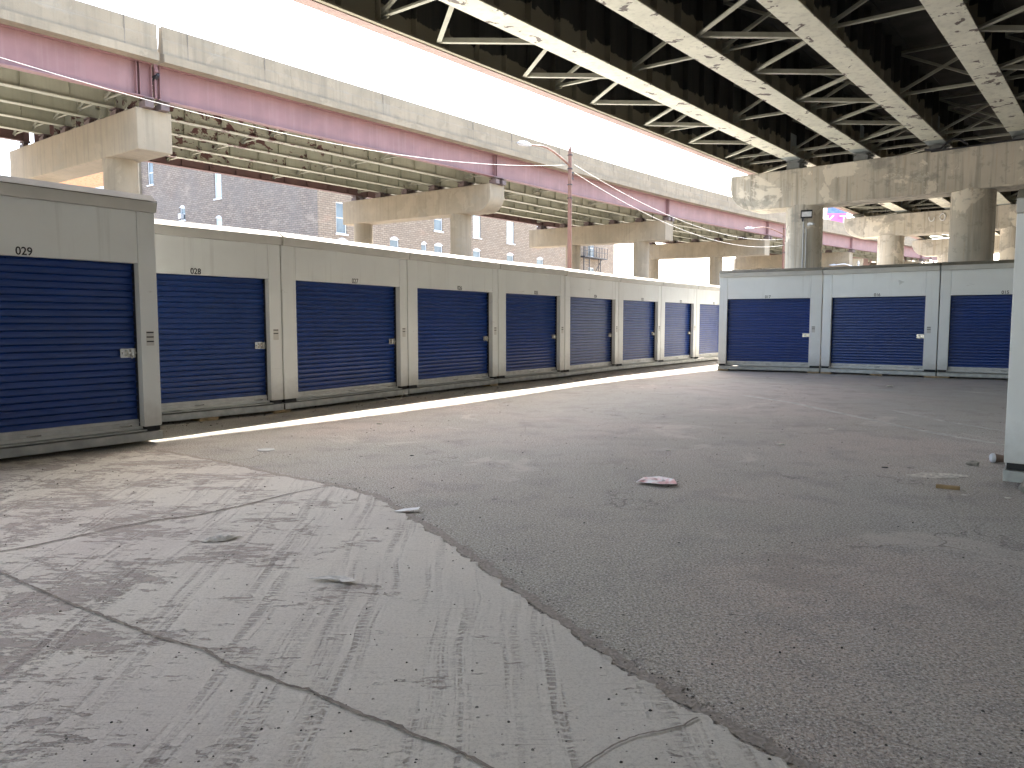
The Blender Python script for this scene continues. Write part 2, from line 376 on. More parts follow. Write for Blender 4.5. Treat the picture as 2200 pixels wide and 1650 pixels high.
def ribbon(pts, w0, w1, z, h, jit=.5, step=.018):
    m = MB(); P = []
    for a, b in zip(pts, pts[1:]):
        k = max(1, int(math.dist(a, b) / step))
        P += [(a[0] + (b[0] - a[0]) * i / k, a[1] + (b[1] - a[1]) * i / k) for i in range(k)]
    P.append(pts[-1]); L = []; Rr = []; wv = random.uniform(w0, w1)
    for i, p in enumerate(P):
        q = P[min(i + 1, len(P) - 1)]; o = P[max(i - 1, 0)]
        d = Vector((q[0] - o[0], q[1] - o[1])).normalized(); nx, ny = -d.y, d.x
        wv += (random.uniform(w0, w1) - wv) * .35; c = random.gauss(0, .002)
        L.append((p[0] + nx * (wv / 2 * random.uniform(1 - jit, 1 + jit) + c), p[1] + ny * (wv / 2 * random.uniform(1 - jit, 1 + jit) + c)))
        Rr.append((p[0] - nx * (wv / 2 * random.uniform(1 - jit, 1 + jit) - c), p[1] - ny * (wv / 2 * random.uniform(1 - jit, 1 + jit) - c)))
    n = len(P); vs = [(x, y, z) for x, y in L] + [(x, y, z) for x, y in Rr]
    return m.add(vs, [(i, i + 1, n + i + 1, n + i) for i in range(n - 1)])
c1 = [(-3.04, 4.3), (-2.9, 4.42), (-2.76, 4.61), (-2.61, 4.83), (-2.44, 5.03), (-2.2, 5.16), (-1.98, 5.45), (-1.75, 5.82), (-1.5, 6.13)]
c2 = [(-3.3, 4.4), (-2.86, 4.04), (-2.57, 3.83), (-2.31, 3.65), (-2.07, 3.48), (-1.91, 3.38), (-1.66, 3.22), (-1.49, 3.11), (-1.39, 3.06), (-1.26, 3.0), (-1.14, 2.88), (-1.02, 2.81), (-.93, 2.76), (-.83, 2.69), (-.75, 2.66), (-.62, 2.56), (-.51, 2.48), (-.39, 2.41), (-.3, 2.34), (-.21, 2.29), (-.08, 2.19), (.0, 2.1), (.15, 1.9)]
EDGED = NT('edge_dirt', .95); EDGED.P = EDGED.n('ShaderNodeNewGeometry').outputs['Position']
EDGED.col(EDGED.mix(EDGED.ramp(EDGED.noise(60, 4, .7), .4, .65), (.26, .225, .19), (.38, .335, .29))).bump(EDGED.noise(60, 3), .01)
eo = [(x + .035, y + .03) for x, y in edge]
tag(obj('edge_dirt', ribbon(eo, .02, .12, .004, .01, .6, .025), EDGED.m), kind='structure')
c3 = [(.1, 2.05), (.2, 2.16), (.25, 2.22), (.32, 2.29), (.43, 2.36), (.5, 2.38), (.57, 2.41), (.63, 2.46)]
for c, a, b in ((c1, .008, .025), (c2, .004, .024), (c3, .003, .010)):
    tag(obj('pavement_crack', ribbon(c, a, b, .0165, .01), CRACKM), kind='structure')
for pts, a, b in (([(4.34, 14.0), (4.75, 12.76), (5.0, 10.58), (5.11, 9.55), (5.3, 8.84), (5.5, 8.1)], .05, .16), ([(5.9, 11.6), (5.95, 10.2), (6.2, 9.2), (6.5, 8.0)], .04, .12)):
    tag(obj('pale_pavement_seam', ribbon(pts, a, b, .004, .01), DUST), kind='structure')

# ------------------------------------------------------------------ storage units
CAPM = simple('grimy_cornice_cap', (.22, .20, .155), .7, 0, .2, 3)
NUMX = .78
def unit(num, pl, pr_, W, H, rotz, label, post_l=.27, post_r=.20, top=2.0, bright=False, depth=6.0, group='white storage units'):
    """local x: along the front, y: to the back, z: up; origin at the front left foot"""
    t = thing('storage_unit', label, 'storage unit', (pl[0], pl[1], 0), rotz, group)
    W -= .025; x0 = post_l; x1 = W - post_r; cz = H - .2; B = .2
    b = MB(); b.box(0, .03, .1, depth, .16, cz).box(W - .03, W, .1, depth, .16, cz).box(.03, W - .03, depth - .03, depth, .16, cz).box(.03, W - .03, .1, depth - .03, cz - .05, cz - .01)
    b.box(.03, W - .03, .1, depth - .03, .16, .2)
    obj('body', b, WHITE, t, .004)
    # posts with folded returns
    for a, c in ((0, x0), (x1, W)):
        obj('post', MB().box(a, c, 0, .1, B, cz), WHITE, t, .006)
    obj('header_panel', MB().box(x0 + .004, x1 - .004, .004, .1, top, cz - .001), WHITE, t, .003)
    pr = [(.25, cz), (-.05, cz), (-.075, cz + .11), (.06, H), (.25, H)]
    obj('cornice', MB().prism([(.25, cz), (-.05, cz), (-.075, cz + .11), (.05, cz + .13), (.25, cz + .13)], 0.002, W - .002), TRIM, t, .004)
    obj('cornice_cap', MB().prism([(.25, cz + .133), (.03, cz + .133), (-.078, cz + .113), (-.076, cz + .12), (.055, H), (.25, H)], 0.001, W - .001), CAPM, t, .003)
    # roof sheet behind the cornice
    obj('roof', MB().box(0, W, .252, depth, cz, H - .02), TRIM, t, .01)
    # roll-up door, corrugated slats
    z0 = .275; n = 24; ph = (top - z0) / n; pts = []
    for i in range(n):
        z = z0 + i * ph
        pts += [(.146, z), (.149, z + ph * .38), (.146, z + ph * .74), (.126, z + ph * .86), (.118, z + ph * .93), (.124, z + ph * .965), (.145, z + ph * .985)]
    pts.append((.146, top))
    d = MB(); k = len(pts)
    d.add([(x0 + .002, y, z) for y, z in pts] + [(x1 - .002, y, z) for y, z in pts], [(i, i + 1, k + i + 1, k + i) for i in range(k - 1)])
    d.box(x0 - .02, x1 + .02, .155, .17, .2, top + .1)
    door = obj('roller_door', d, BLUE, t)
    obj('bottom_bar', MB().box(x0 + .003, x1 - .003, .115, .15, .185, .278).box(x0 + .003, x1 - .003, .10, .116, .235, .243), ALU, door, .003)
    for fx in (.52, .93):
        hx = x0 + (x1 - x0) * fx
        obj('handle', MB().tube([(hx - .06, .115, .215), (hx - .055, .085, .215), (hx + .055, .085, .215), (hx + .06, .115, .215)], .007, 6), CHROME, door)
    # latch
    lx, lz = x1 - .01, 1.02
    lat = MB().box(lx - .17, lx, .112, .124, lz - .05, lz + .05).box(lx - .15, lx + .0, .098, .112, lz - .012, lz + .012).box(lx - .06, lx - .03, .09, .112, lz - .04, lz + .04)
    lat.tube([(lx - .1, .095, lz - .035), (lx - .1, .095, lz + .035)], .012, 8).tube([(lx - .075, .09, lz - .03), (lx - .06, .08, lz - .06), (lx - .045, .09, lz - .03)], .006, 6)
    obj('latch', lat, CHROME, door, .002)
    for a, c in ((x0 - .001, x0 + .004), (x1 - .004, x1 + .001)): obj('door_track', MB().box(a, c, .1, .16, .2, top), DARKMET, t)
    # base: threshold tread plate, rail, dark fork pockets
    th = MB().box(x0 - .02, x1 + .02, -.015, .16, .155, .168)
    kk = int((x1 - x0) / .035)
    for i in range(kk):
        xx = x0 + (i + .5) * (x1 - x0) / kk
        th.add([(xx - .012, -.0005, .1682), (xx, -.004, .171), (xx + .012, .0, .1682), (xx, .03, .1682)], [(0, 1, 3), (1, 2, 3)])
        th.add([(xx - .006, .045, .1682), (xx + .011, .045, .1715), (xx + .014, .075, .1682), (xx - .003, .07, .1682)], [(0, 1, 2, 3)])
    obj('threshold', th, STEEL, t)
    obj('base_rail', MB().box(0, W, -.01, .05, .045, .135).box(0, W, -.01, .06, .128, .14).box(0, W, depth - .06, depth, .045, .15).box(0, .06, .05, depth - .06, .05, .15).box(W - .06, W, .05, depth - .06, .05, .15), STEEL, t, .004)
    for a, c in ((.02, x0 - .03), (x1 + .03, W - .02)): obj('fork_pocket', MB().box(a, c, .012, .2, .145, .197), BLACK, t)
    # number, stickers
    nb = textmesh(num, .110, INK, 'unit_number', .92, t, .0014)
    nb.location = (x0 + (x1 - x0) * (.5 if H > 2.8 or num > '027' else .53), .0025, top + .012)
    sx = x1 + .06
    st = MB()
    for q in range(3 if num == '029' else 2): st.box(sx, sx + .08, -.002, 0, 1.238 - q * .05, 1.252 - q * .05)
    obj('sticker', st, INK, t)
    obj('sticker', MB().box(sx - .004, sx + .084, -.001, 0, 1.10, 1.26), TRIM, t)
    return t
def seg(a, b): return math.dist(a, b), math.atan2(b[1] - a[1], b[0] - a[0])
# left row: feet of the joints between neighbours
J = [(-3.43, 11.33), (-1.90, 13.85), (-.29, 16.32), (1.30, 18.5), (2.99, 21.2), (4.62, 23.45), (6.24, 25.6), (7.95, 27.9)]
first = (J[0][0] - Dv.x * 2.72, J[0][1] - Dv.y * 2.72)
LAB = {'028': 'white unit numbered 028 with the brightest blue door, sunlit, just behind the near dark unit',
       '027': 'white storage unit numbered 027 in the left row, a loose wire hanging on its sill',
       '026': 'white storage unit numbered 026, between units 027 and 025 in the left row',
       '025': 'white storage unit numbered 025, between units 026 and 024 in the left row',
       '024': 'white storage unit numbered 024, between units 025 and 023 in the left row',
       '023': 'white storage unit numbered 023 with a greyish blue door, third from the far corner',
       '022': 'white storage unit numbered 022, second from the far end of the left row',
       '021': 'white storage unit numbered 021 at the far end of the left row, half hidden'}
H0 = 2.70
pts = [first] + J
for i, num in enumerate(('028', '027', '026', '025', '024', '023', '022', '021')):
    W, r = seg(pts[i], pts[i + 1])
    unit(num, pts[i], None, W, H0 if i < 4 else 2.69, r, LAB[num])
# the nearest unit, standing forward of the row
p1 = Vector((-3.95, 8.50)); dd = Vector((.597, .802))
p0 = p1 - dd * 2.75
unit('029', (p0.x, p0.y), None, 2.75, 2.76, math.atan2(dd.y, dd.x), 'nearest storage unit numbered 029, standing in shade forward of the left row', post_l=.29, post_r=.20)
# right row
K = [(5.87, 21.47), (8.25, 20.27), (10.47, 18.60), (12.75, 17.0)]
K[1] = (8.28, 20.2); K[2] = (10.47, 18.55)
for i, (num, lab) in enumerate((('017', 'white storage unit numbered 017 at the left end of the right row'),
                                ('016', 'white storage unit numbered 016 with a dent in its header, middle of the right row'),
                                ('015', 'white storage unit numbered 015, right of unit 016, cut off by the near white corner'))):
    W, r = seg(K[i], K[i + 1]); u = unit(num, K[i], None, W, 2.83, r, lab, top=2.02, post_l=.22, post_r=.29)
    if num == '016':
        dn = MB()
        cx, cz_ = W * .67, 2.38
        dn.add([(cx - .04, .0035, cz_ + .07), (cx + .1, .0035, cz_ - .005), (cx - .02, .0035, cz_ - .09), (cx, -.022, cz_)], [(0, 1, 3), (1, 2, 3), (2, 0, 3)])
        dn.add([(cx - .5, .0035, cz_ + .14), (cx - .3, .001, cz_ + .11), (cx - .04, .0035, cz_ + .075), (cx - .3, .0035, cz_ + .085)], [(0, 1, 3), (1, 2, 3)])
        obj('dent', dn, WHITE, u, label='creased dent in the header panel')
# unit cut by the right edge of the picture, its front square to the viaducts
unit('014', (4.07, 6.17), None, 2.6, 2.43, math.atan2(-Nv.y, -Nv.x), 'white corner of a storage unit at the right edge of the picture, very near', post_l=.34, top=1.9)

U = [o for o in bpy.data.objects if o.get('label', '').startswith('white corner of')][0]
obj('panel_seam', MB().box(.150, .157, -.003, .02, .2, 2.23), BLACK, U)
for a in (.185, .29): obj('panel_rib', MB().box(a, a + .05, -.012, .01, .24, 2.22), WHITE, U, .006)
# wooden blocks under units
bl = [((-2.1 - 2.9 + .9, 0), 0)]
def block(x, y, rot, lab, s=(.28, .14)):
    t = MB().box(-s[0] / 2, s[0] / 2, -.02, .25, 0, .044)
    o = obj('wood_block', t, WOOD, None, .005, loc=(x, y, 0.001), rot=(0, 0, rot)); tag(o, lab, 'wood block', 'wooden blocks under the units')
for (a, b, f, lab) in ((pts[0], pts[1], .55, 'wooden block under the sill of unit 028'), (pts[0], pts[1], .98, 'wooden block under the joint of units 028 and 027'),
                       (pts[2], pts[3], .93, 'wooden block under the right foot of unit 026'),
                       (K[0], K[1], .93, 'wooden block under the right foot of unit 017'), (K[1], K[2], .05, 'wooden block under the left foot of unit 016'),
                       (K[1], K[2], .5, 'wooden block under the middle of unit 016'), (K[1], K[2], .95, 'wooden block under the right foot of unit 016'),
                       (K[2], K[3], .05, 'wooden block under the left foot of unit 015'), (K[0], K[1], .05, 'wooden block under the left foot of unit 017')):
    block(a[0] + (b[0] - a[0]) * f, a[1] + (b[1] - a[1]) * f, math.atan2(b[1] - a[1], b[0] - a[0]), lab)

# ------------------------------------------------------------------ viaducts (local x = along, y = across, z)
def girder(m, d0, d1, n, zb, depth, fl, tw=.016, tf=.035, stiff=1.03, side=(1, 1), stw=.13, st_off=0.):
    k = max(1, int((d1 - d0) / 5)); ds = [d0 + (d1 - d0) * i / k for i in range(k + 1)]
    for a, b in zip(ds, ds[1:]):
        m.box(a, b, n - fl / 2, n + fl / 2, zb, zb + tf); m.box(a, b, n - tw / 2, n + tw / 2, zb + tf, zb + depth - tf); m.box(a, b, n - fl / 2, n + fl / 2, zb + depth - tf, zb + depth)
    d = d0 + .25 + st_off
    while d < d1 - .1 and stiff:
        if side[0]: m.box(d, d + .014, n - tw / 2 - stw, n - tw / 2, zb + tf, zb + depth - tf)
        if side[1]: m.box(d, d + .014, n + tw / 2, n + tw / 2 + stw, zb + tf, zb + depth - tf)
        d += stiff
    return m
def crossframe(d, n0, n1, zb, depth, s=.09):
    m = MB(); a = n0 + .03; b = n1 - .03; c = (a + b) / 2; z0 = zb + .22; z1 = zb + depth - .2
    m.angle((d, a, z0), (d, b, z0), s); m.angle((d, a, z1), (d, b, z1), s)
    m.angle((d + .03, a, z0), (d + .03, b, z1), s * .8); m.angle((d - .03, b, z0), (d - .03, a, z1), s * .8)
    m.box(d - .008, d + .008, a - .01, a + .26, z0 - .06, z0 + .2); m.box(d - .008, d + .008, b - .26, b + .01, z0 - .06, z0 + .2)
    return m
# --- right, overhead viaduct
GR = [12.7 - 2.4 * i for i in range(12)]
def slopeR(off):
    # the deck edge flare is invented, so its shadow trims the sunlit strip
    return lambda d, n, z: (d - off, n - 12.7 + (min(1.36, max(.5, .58 + .12 * (d - 19.2))) if n > 13 else 0), z - .024 * (12.7 - n))
ZB = 7.58; DEP = 1.55
SR = .84
def settle(t):
    '''the overhead highway is surveyed at this scale'''
    l = Vector(t.location) - Vector((0, 0, 1.35)); t.location = l * SR + Vector((0, 0, 1.35)); t.scale = (SR,) * 3; return t
def right_span(d0, d1, label, lat_from, frames, nm='highway_span'):
    off = (d0 + d1) / 2
    t = thing(nm, label, 'highway bridge', DN(off, 12.7, 0), ROT)
    W_ = slopeR(off)
    for i, n in enumerate(GR):
        fl = .42 if i == 0 else .62
        g = girder(MB(), d0, d1, n, ZB, DEP, fl - .02 if i else fl, stiff=1.03, side=(1, 1 if i else 0), stw=.16)
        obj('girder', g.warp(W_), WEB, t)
        if i == 0:
            obj('outer_plate', MB().box(d0, d1, n + .010, n + .02, ZB + .04, ZB + DEP - .04).box(d0, d1, n - .10, n + .212, ZB - .02, ZB - .003).warp(W_), RUSTPINK, t, label='faded red face of the outer girder')
        if i:
            f = MB(); k = 6; ds = [d0 + (d1 - .95 - d0) * q / k for q in range(k + 1)] + [d1]
            for a, b in zip(ds[:-2], ds[1:-1]): f.box(a, b, n - .31, n + .31, ZB - .022, ZB - .003)
            obj('bottom_flange', f.warp(W_), FLANGE, t)
            obj('repainted_end', MB().box(d1 - .95, d1, n - .29, n + .29, ZB - .02, ZB - .002).box(d1 - .95, d1, n - .03, n + .03, ZB + .04, ZB + .9).warp(W_), REPAINT, t, label='blue grey repainted girder end')
    far = MB()
    for i in range(11):
        for d in frames:
            if i < 7 and d > 4: obj('cross_frame', crossframe(d, GR[i + 1], GR[i], ZB, DEP).warp(W_), CREAM2, t)
            else: m = crossframe(d, GR[i + 1], GR[i], ZB, DEP); far.add(m.v, m.f)
    o = obj('cross_frame', far.warp(W_), CREAM2, t); o['kind'] = 'stuff'
    rest = MB()
    for i in (0, 2, 4, 6, 8, 10):
        hi, lo = GR[i] - .2, GR[i + 1] + .2
        d = frames[0] - 6.2
        while d < d1 - 1.5:
            if d > d0:
                for a, b in (((d, lo), (d + 1.55, hi)), ((d + 1.55, hi), (d + 3.1, lo))):
                    if b[0] > d1 - .3: continue
                    m = MB() if (a[0] > lat_from and i < 6) else rest
                    m.angle((a[0], a[1], ZB + .10), (b[0], b[1], ZB + .10), .105, .014)
                    if m is not rest: obj('lateral_brace', m.warp(W_), CREAM2, t)
            d += 3.1
    if rest.v: o = obj('lateral_brace', rest.warp(W_), CREAM2, t); o['kind'] = 'stuff'
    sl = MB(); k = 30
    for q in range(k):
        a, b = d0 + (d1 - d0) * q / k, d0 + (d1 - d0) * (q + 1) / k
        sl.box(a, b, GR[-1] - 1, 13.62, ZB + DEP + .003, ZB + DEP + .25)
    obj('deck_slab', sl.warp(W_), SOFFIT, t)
    for s_, e in ((13.62, 1), (GR[-1] - 1, -1)):
        pm_ = MB()
        for q in range(30):
            a, b = d0 + (d1 - d0) * q / 30, d0 + (d1 - d0) * (q + 1) / 30
            pm_.prism([(s_ - .42 * e, ZB + DEP + .252), (s_ - .01 * e, ZB + DEP + .252), (s_ - .01 * e, ZB + DEP + 1.12), (s_ - .2 * e, ZB + DEP + 1.12)], a, b)
        obj('parapet', pm_.warp(W_), CONC_CLEAN, t)
    return settle(t)
right_span(-45, 29.55, 'dark overhead highway span with pale girders above the yard', 8.0, [17.2 + 6.2 * k for k in range(-9, 2)] + [28.9])
right_span(29.65, 46.8, 'next highway span, glimpsed under the near pier cap', 100, [30.3, 35.8, 41.6, 46.2])
right_span(46.9, 66, 'farthest overhead highway span, beyond the second right pier', 100, [47.6, 53, 59, 65])

def cap_mesh(d0, d1, n0, n1, zt, zb, style):
    """cap from n0 (far/right end) to n1 (the end facing the gap) ; style round: the underside curves up to the end"""
    m = MB()
    if style == 'square': prof = [(n0, zb), (n1, zb), (n1, zt), (n0, zt)]
    else:
        e = 1 if n1 > n0 else -1; r = 1.0 if style == 'round' else .95; prof = [(n0, zb)]
        for i in range(17):
            t = i / 16 * math.pi / 2
            prof.append((n1 - e * (r - r * math.sin(t)) , zb + (r - r * math.cos(t)) * (.95 if style == 'round' else .9)))
        prof += [(n1, zt), (n0, zt)]
    return m.prism(prof, d0, d1)
def pier(dc, width, n0, n1, zt, zb, cols, rad, style, mat, label, girders, gz, slope=0, nref=0, group=None, colmat=None, ped=True, bear=CREAM2):
    mid = (n0 + n1) / 2
    t = thing('bridge_pier', label, 'bridge pier', DN(dc, mid, 0), ROT, group)
    wf = lambda d, n, z: (d - dc, n - mid, z + slope * (n - nref))
    c = cap_mesh(dc - width / 2, dc + width / 2, n0, n1, zt, zb, style).warp(wf)
    obj('pier_cap', c, mat, t, .035)
    for n in cols:
        k = MB(); kk = 6
        k.tube([(0, n - mid, -.25 + (zb + slope * (n - nref) + .30) * i / kk) for i in range(kk + 1)], rad, 40)
        for zz in (2.6, 5.2): k.tube([(0, n - mid, zz), (0, n - mid, zz + .012)], rad + .004, 40, False)
        obj('column', k, colmat or mat, t)
    for n in girders:
        zg = gz(n); z0 = zt + slope * (n - nref)
        if zg - z0 < .05: continue
        m = MB()
        for s in (-.28, .28):
            if ped: m.box(s - .15, s + .15, n - mid - .24, n - mid + .24, z0 - .01, z0 + (zg - z0) * .45)
            m.box(s - .15, s + .15, n - mid - .24, n - mid + .24, z0 + (zg - z0) * .45, z0 + (zg - z0) * .62)
            m.box(s - .09, s + .09, n - mid - .16, n - mid + .16, z0 + (zg - z0) * .62, z0 + (zg - z0) * .84)
            m.box(s - .17, s + .17, n - mid - .26, n - mid + .26, z0 + (zg - z0) * .84, zg - .025)
            for q in (-.2, .2): m.tube([(s + .12, n - mid + q, z0 + (zg - z0) * .6), (s + .12, n - mid + q, z0 + (zg - z0) * .95)], .014, 6)
        obj('bearing', m, bear, t)
    return t
gzR = lambda n: ZB - .024 * (12.7 - n) - .02
capA = pier(29.62, 1.25, -9.5, 12.68, 7.12, 5.72, [9.95, 4.4, -1.2, -6.8], .66, 'round', CONC_OLD, 'stained concrete pier with rounded cap end behind units 017 and 016', GR[1:], gzR, bear=simple('grimy_bearing', (.16, .17, .165), .7))
settle(capA)
capB = pier(46.85, 1.2, -9.5, 13.3, 7.38, 6.2, [10.9, 5.0, -1, -6.8], .68, 'round', CONC_OLD, 'second stained pier cap seen below the near cap, white graffiti on it', GR, gzR, ped=False); settle(capB)
gr = MB()
def scribble(cx, cz, r, a0, a1): gr.tube([(-.66, cx + r * .7 * math.cos(R(a)), cz + r * math.sin(R(a))) for a in range(a0, a1 + 1, 20)], .03, 5)
scribble(-9.15 + 16.2 - .3, 7.0, .18, 0, 340); scribble(-9.15 + 16.2 + .22, 7.0, .18, 180, 380)
gr.warp(lambda d, n, z: (d, n - 1.0 + .6, z)); obj('graffiti', gr, PAPER, capB)
settle(pier(63.6, 1.2, -9.5, 13.2, 7.5, 6.3, [10.9, 5.0, -1, -6.8], .68, 'round', CONC_OLD, 'third stained pier farther back under the overhead highway', GR, gzR, ped=False))
settle(pier(-8, 1.25, -9.5, 12.68, 7.12, 5.72, [9.95, 4.4, -1.2, -6.8], .66, 'round', CONC_OLD, 'concrete pier of the overhead highway behind the photographer', GR, gzR))
# floodlight, camera and conduits on the first column
fx = MB(); col1 = (29.62, 9.95)
def on_col(ang, r, z):                              # point at an angle round the first column; 0 = towards the camera side
    a = math.atan2(-col1[1], -col1[0]) + R(ang); return (col1[0] + r * math.cos(a), col1[1] + r * math.sin(a), z)
ft = thing('flood_light', 'black floodlight with white lens bracketed to the first column', 'floodlight', DN(*on_col(4, .66, 0)[:2], 5.25), ROT + math.atan2(-col1[1], -col1[0]) + R(4))
obj('housing', MB().box(.12, .30, -.2, .2, -.02, .24).box(.30, .32, -.2, .2, .22, .26), DARKMET, ft, .01)
obj('lens', MB().box(.301, .31, -.17, .17, .02, .2), simple('frosted_lens', (.8, .82, .85), .4), ft)
obj('bracket', MB().box(0, .12, -.03, .03, .02, .08).tube([(.05, -.12, -.1), (.2, -.12, -.04)], .03, 8), DARKMET, ft); settle(ft)
sc = thing('security_camera', 'small white security camera below the floodlight on the column', 'camera', DN(*on_col(12, .66, 0)[:2], 5.02), ROT + math.atan2(-col1[1], -col1[0]) + R(30))
obj('camera_body', MB().tube([(.08, 0, .02), (.36, 0, -.03)], .045, 12), WFRAME, sc); obj('bracket', MB().box(-.01, .1, -.035, .035, -.05, .05), WFRAME, sc); settle(sc)
for a in (-3, 6):
    P = on_col(a, .675, 0); x = MB()
    if a < 0: pth = [(0, 0, 2.5), (0, 0, 5.25)]
    else: pth = [(0, 0, 2.5), (0, 0, 4.75), (.01, .02, 4.85), (.0, .08, 5.0)]
    o = obj('conduit', MB().tube([(0, 0, 0), (0, 0, 2.5)] + pth[1:], .018, 6), WFRAME, None, loc=DN(P[0], P[1], 0), rot=(0, 0, ROT))
    tag(o, 'white conduit running straight up the column to the floodlight' if a < 0 else 'white cable conduit kinked under the security camera on the column', 'conduit'); settle(o)
# dark conduit loop on top of the near cap
P0 = DN(28.95, 5.3, 0)
o = obj('conduit', MB().tube([(0, 2.2 - 1.7, 7.2), (0, .3, 7.13), (-.04, .0, 7.16), (-.06, -.15, 7.3), (-.04, -.35, 7.42), (0, -.55, 7.36), (.05, -.75, 7.2)], .035, 8).tube([(-.02, .3, 7.09), (-.03, -1.6, 7.12), (-.02, -3.6, 7.1)], .03, 8), DARKMET, None, loc=(P0[0], P0[1], 0), rot=(0, 0, ROT))
tag(o, 'dark flexible conduit looped on top of the near pier cap', 'conduit'); settle(o)

JOINTM = simple('dark_joint', (.16, .14, .12), .9)
# --- left viaduct
GL = [27.22 + 2.35 * i for i in range(6)]
def bend(d): return -.0016 * max(0, d - 40) ** 2
ZL = 9.22; DL = 1.2
def left_span(d0, d1, label, caps, frames, rust):
    t = thing('viaduct_span', label, 'viaduct', DN(d0, 27, 0), ROT)
    wf = lambda d, n, z: (d - d0, n - 27 + bend(d), z + .022 * (n - 27.2))
    for i, n in enumerate(GL):
        out = i in (0, 5)
        g = girder(MB(), d0, d1, n, ZL, DL, .34, stiff=1.55, side=((0 if i == 0 else 1), (0 if i == 5 else 1)), stw=.10, st_off=(i % 2) * .4)
        if i == 0:
            for c in caps:                          # bearing stiffeners on the outer web
                for q in ((-.32, -.2, .2, .32) if rust else (-.4, -.25)): g.box(c + q, c + q + .02, n - .17, n - .008, ZL + .03, ZL + DL - .03)
        obj('girder', g.warp(wf), PINK if i == 0 else (FARRED if i == 5 else CREAM), t, label='faded red outer girder' if i == 0 else None)
    for i in range(5):
        for d in frames: obj('cross_frame', crossframe(d, GL[i], GL[i + 1], ZL, DL, .075).warp(wf), CREAM2, t)
    k = max(4, int((d1 - d0) / 5)); sl = MB(); sbs = (MB(), MB())
    for q in range(k):
        a, b = d0 + (d1 - d0) * q / k, d0 + (d1 - d0) * (q + 1) / k
        sl.box(a, b, 26.56, 39.76, ZL + DL + .003, ZL + DL + .28)
        for s_, e, sb in ((26.62, 1, sbs[0]), (39.7, -1, sbs[1])):
            y = lambda v: s_ + v * e
            sb.prism([(y(.03), ZL + DL + .284), (y(.45), ZL + DL + .284), (y(.30), ZL + DL + 1.24), (y(.05), ZL + DL + 1.24), (y(.05), ZL + DL + .80), (y(.035), ZL + DL + .79), (y(.035), ZL + DL + .76), (y(.03), ZL + DL + .75)], a, b)
    obj('deck_slab', sl.warp(wf), CONC_CLEAN, t)
    for sb in sbs: obj('parapet', sb.warp(wf), CONC_CLEAN, t, .01)
    d = d0 + .9
    random.seed(3)
    while d < d1:
        obj('joint', MB().box(d, d + .016, 26.644, 26.66, ZL + DL + .29, ZL + DL + 1.235).warp(wf), JOINTM, t); d += random.choice((3.1, 4.4, 6.0))
    return t
BEARL = simple('dark_bearing', (.10, .07, .065), .7)
CL = [13.1, 31.8, 51.0, 67.8, 86, 104]
left_span(-22, 13.02, 'left viaduct span with pink girder, ending at the open joint', [12.75], [12.4, 6.3, .1, -6], True)
left_span(13.2, 112, 'long viaduct with pink girder crossing behind the left row', [13.5] + CL[1:], [13.9] + [19.3 + 6.2 * k for k in range(14)], False)
gzL = lambda n: ZL + .022 * (n - 27.2) - .0
labs = ['square concrete pier cap under the open joint, upper left', 'concrete pier with rounded cap end behind units 027 and 026', 'square ended concrete pier behind the tall brown lamp pole', 'square ended pier left of the right row, fourth along the viaduct', 'fifth pier of the far viaduct, behind the security light column', 'last pier of the far viaduct']
for i, (c, sty) in enumerate(zip(CL, ('square', 'soft', 'square', 'square', 'square', 'square'))):
    b = bend(c); top = 8.88 if i < 3 else 8.9
    pier(c, 1.2 if i else 1.25, 39.9 + b, 27.25 + b - (.1 if i == 2 else 0), top, top - 1.45, [(30.1, 30.0, 29.3, 30.9, 29.8, 29.8)[i] + (b if i > 3 else 0), (38.6, 38.6, 35.6, 37.6, 37.6, 37.6)[i] + (b if i > 3 else 0)], .6, sty, CONC_CLEAN, labs[i], [g + b for g in GL], lambda n, b=b: gzL(n - b), .02, 27.2 + b, ped=True, colmat=CONC_CLEAN, bear=BEARL)
# drain bracket in the open joint
dr = thing('joint_drain', 'dark drain trough hanging in the open joint of the viaduct', 'drain', DN(13.1, 27.0, 9.6), ROT)
obj('trough', MB().box(-.06, .05, -.1, .5, .35, .42).bar((0, -.15, .42), (0, .35, .2), .1, .07), DARKMET, dr)
obj('trough_plate', MB().bar((-.03, -.12, .5), (-.03, .0, .8), .12, .02), PINK, dr)
# concrete wall where the far viaduct comes down
o = obj('retaining_wall', MB().box(0, 15.2, 0, 1, 0, 8.4).box(0, 15.2, -.1, 1.1, 8.4, 8.95), CONC_OLD, None, .03, loc=(26.3, 90, 0))
tag(o, 'tan concrete wall at the far end of the viaduct, just left of the first column', 'wall')

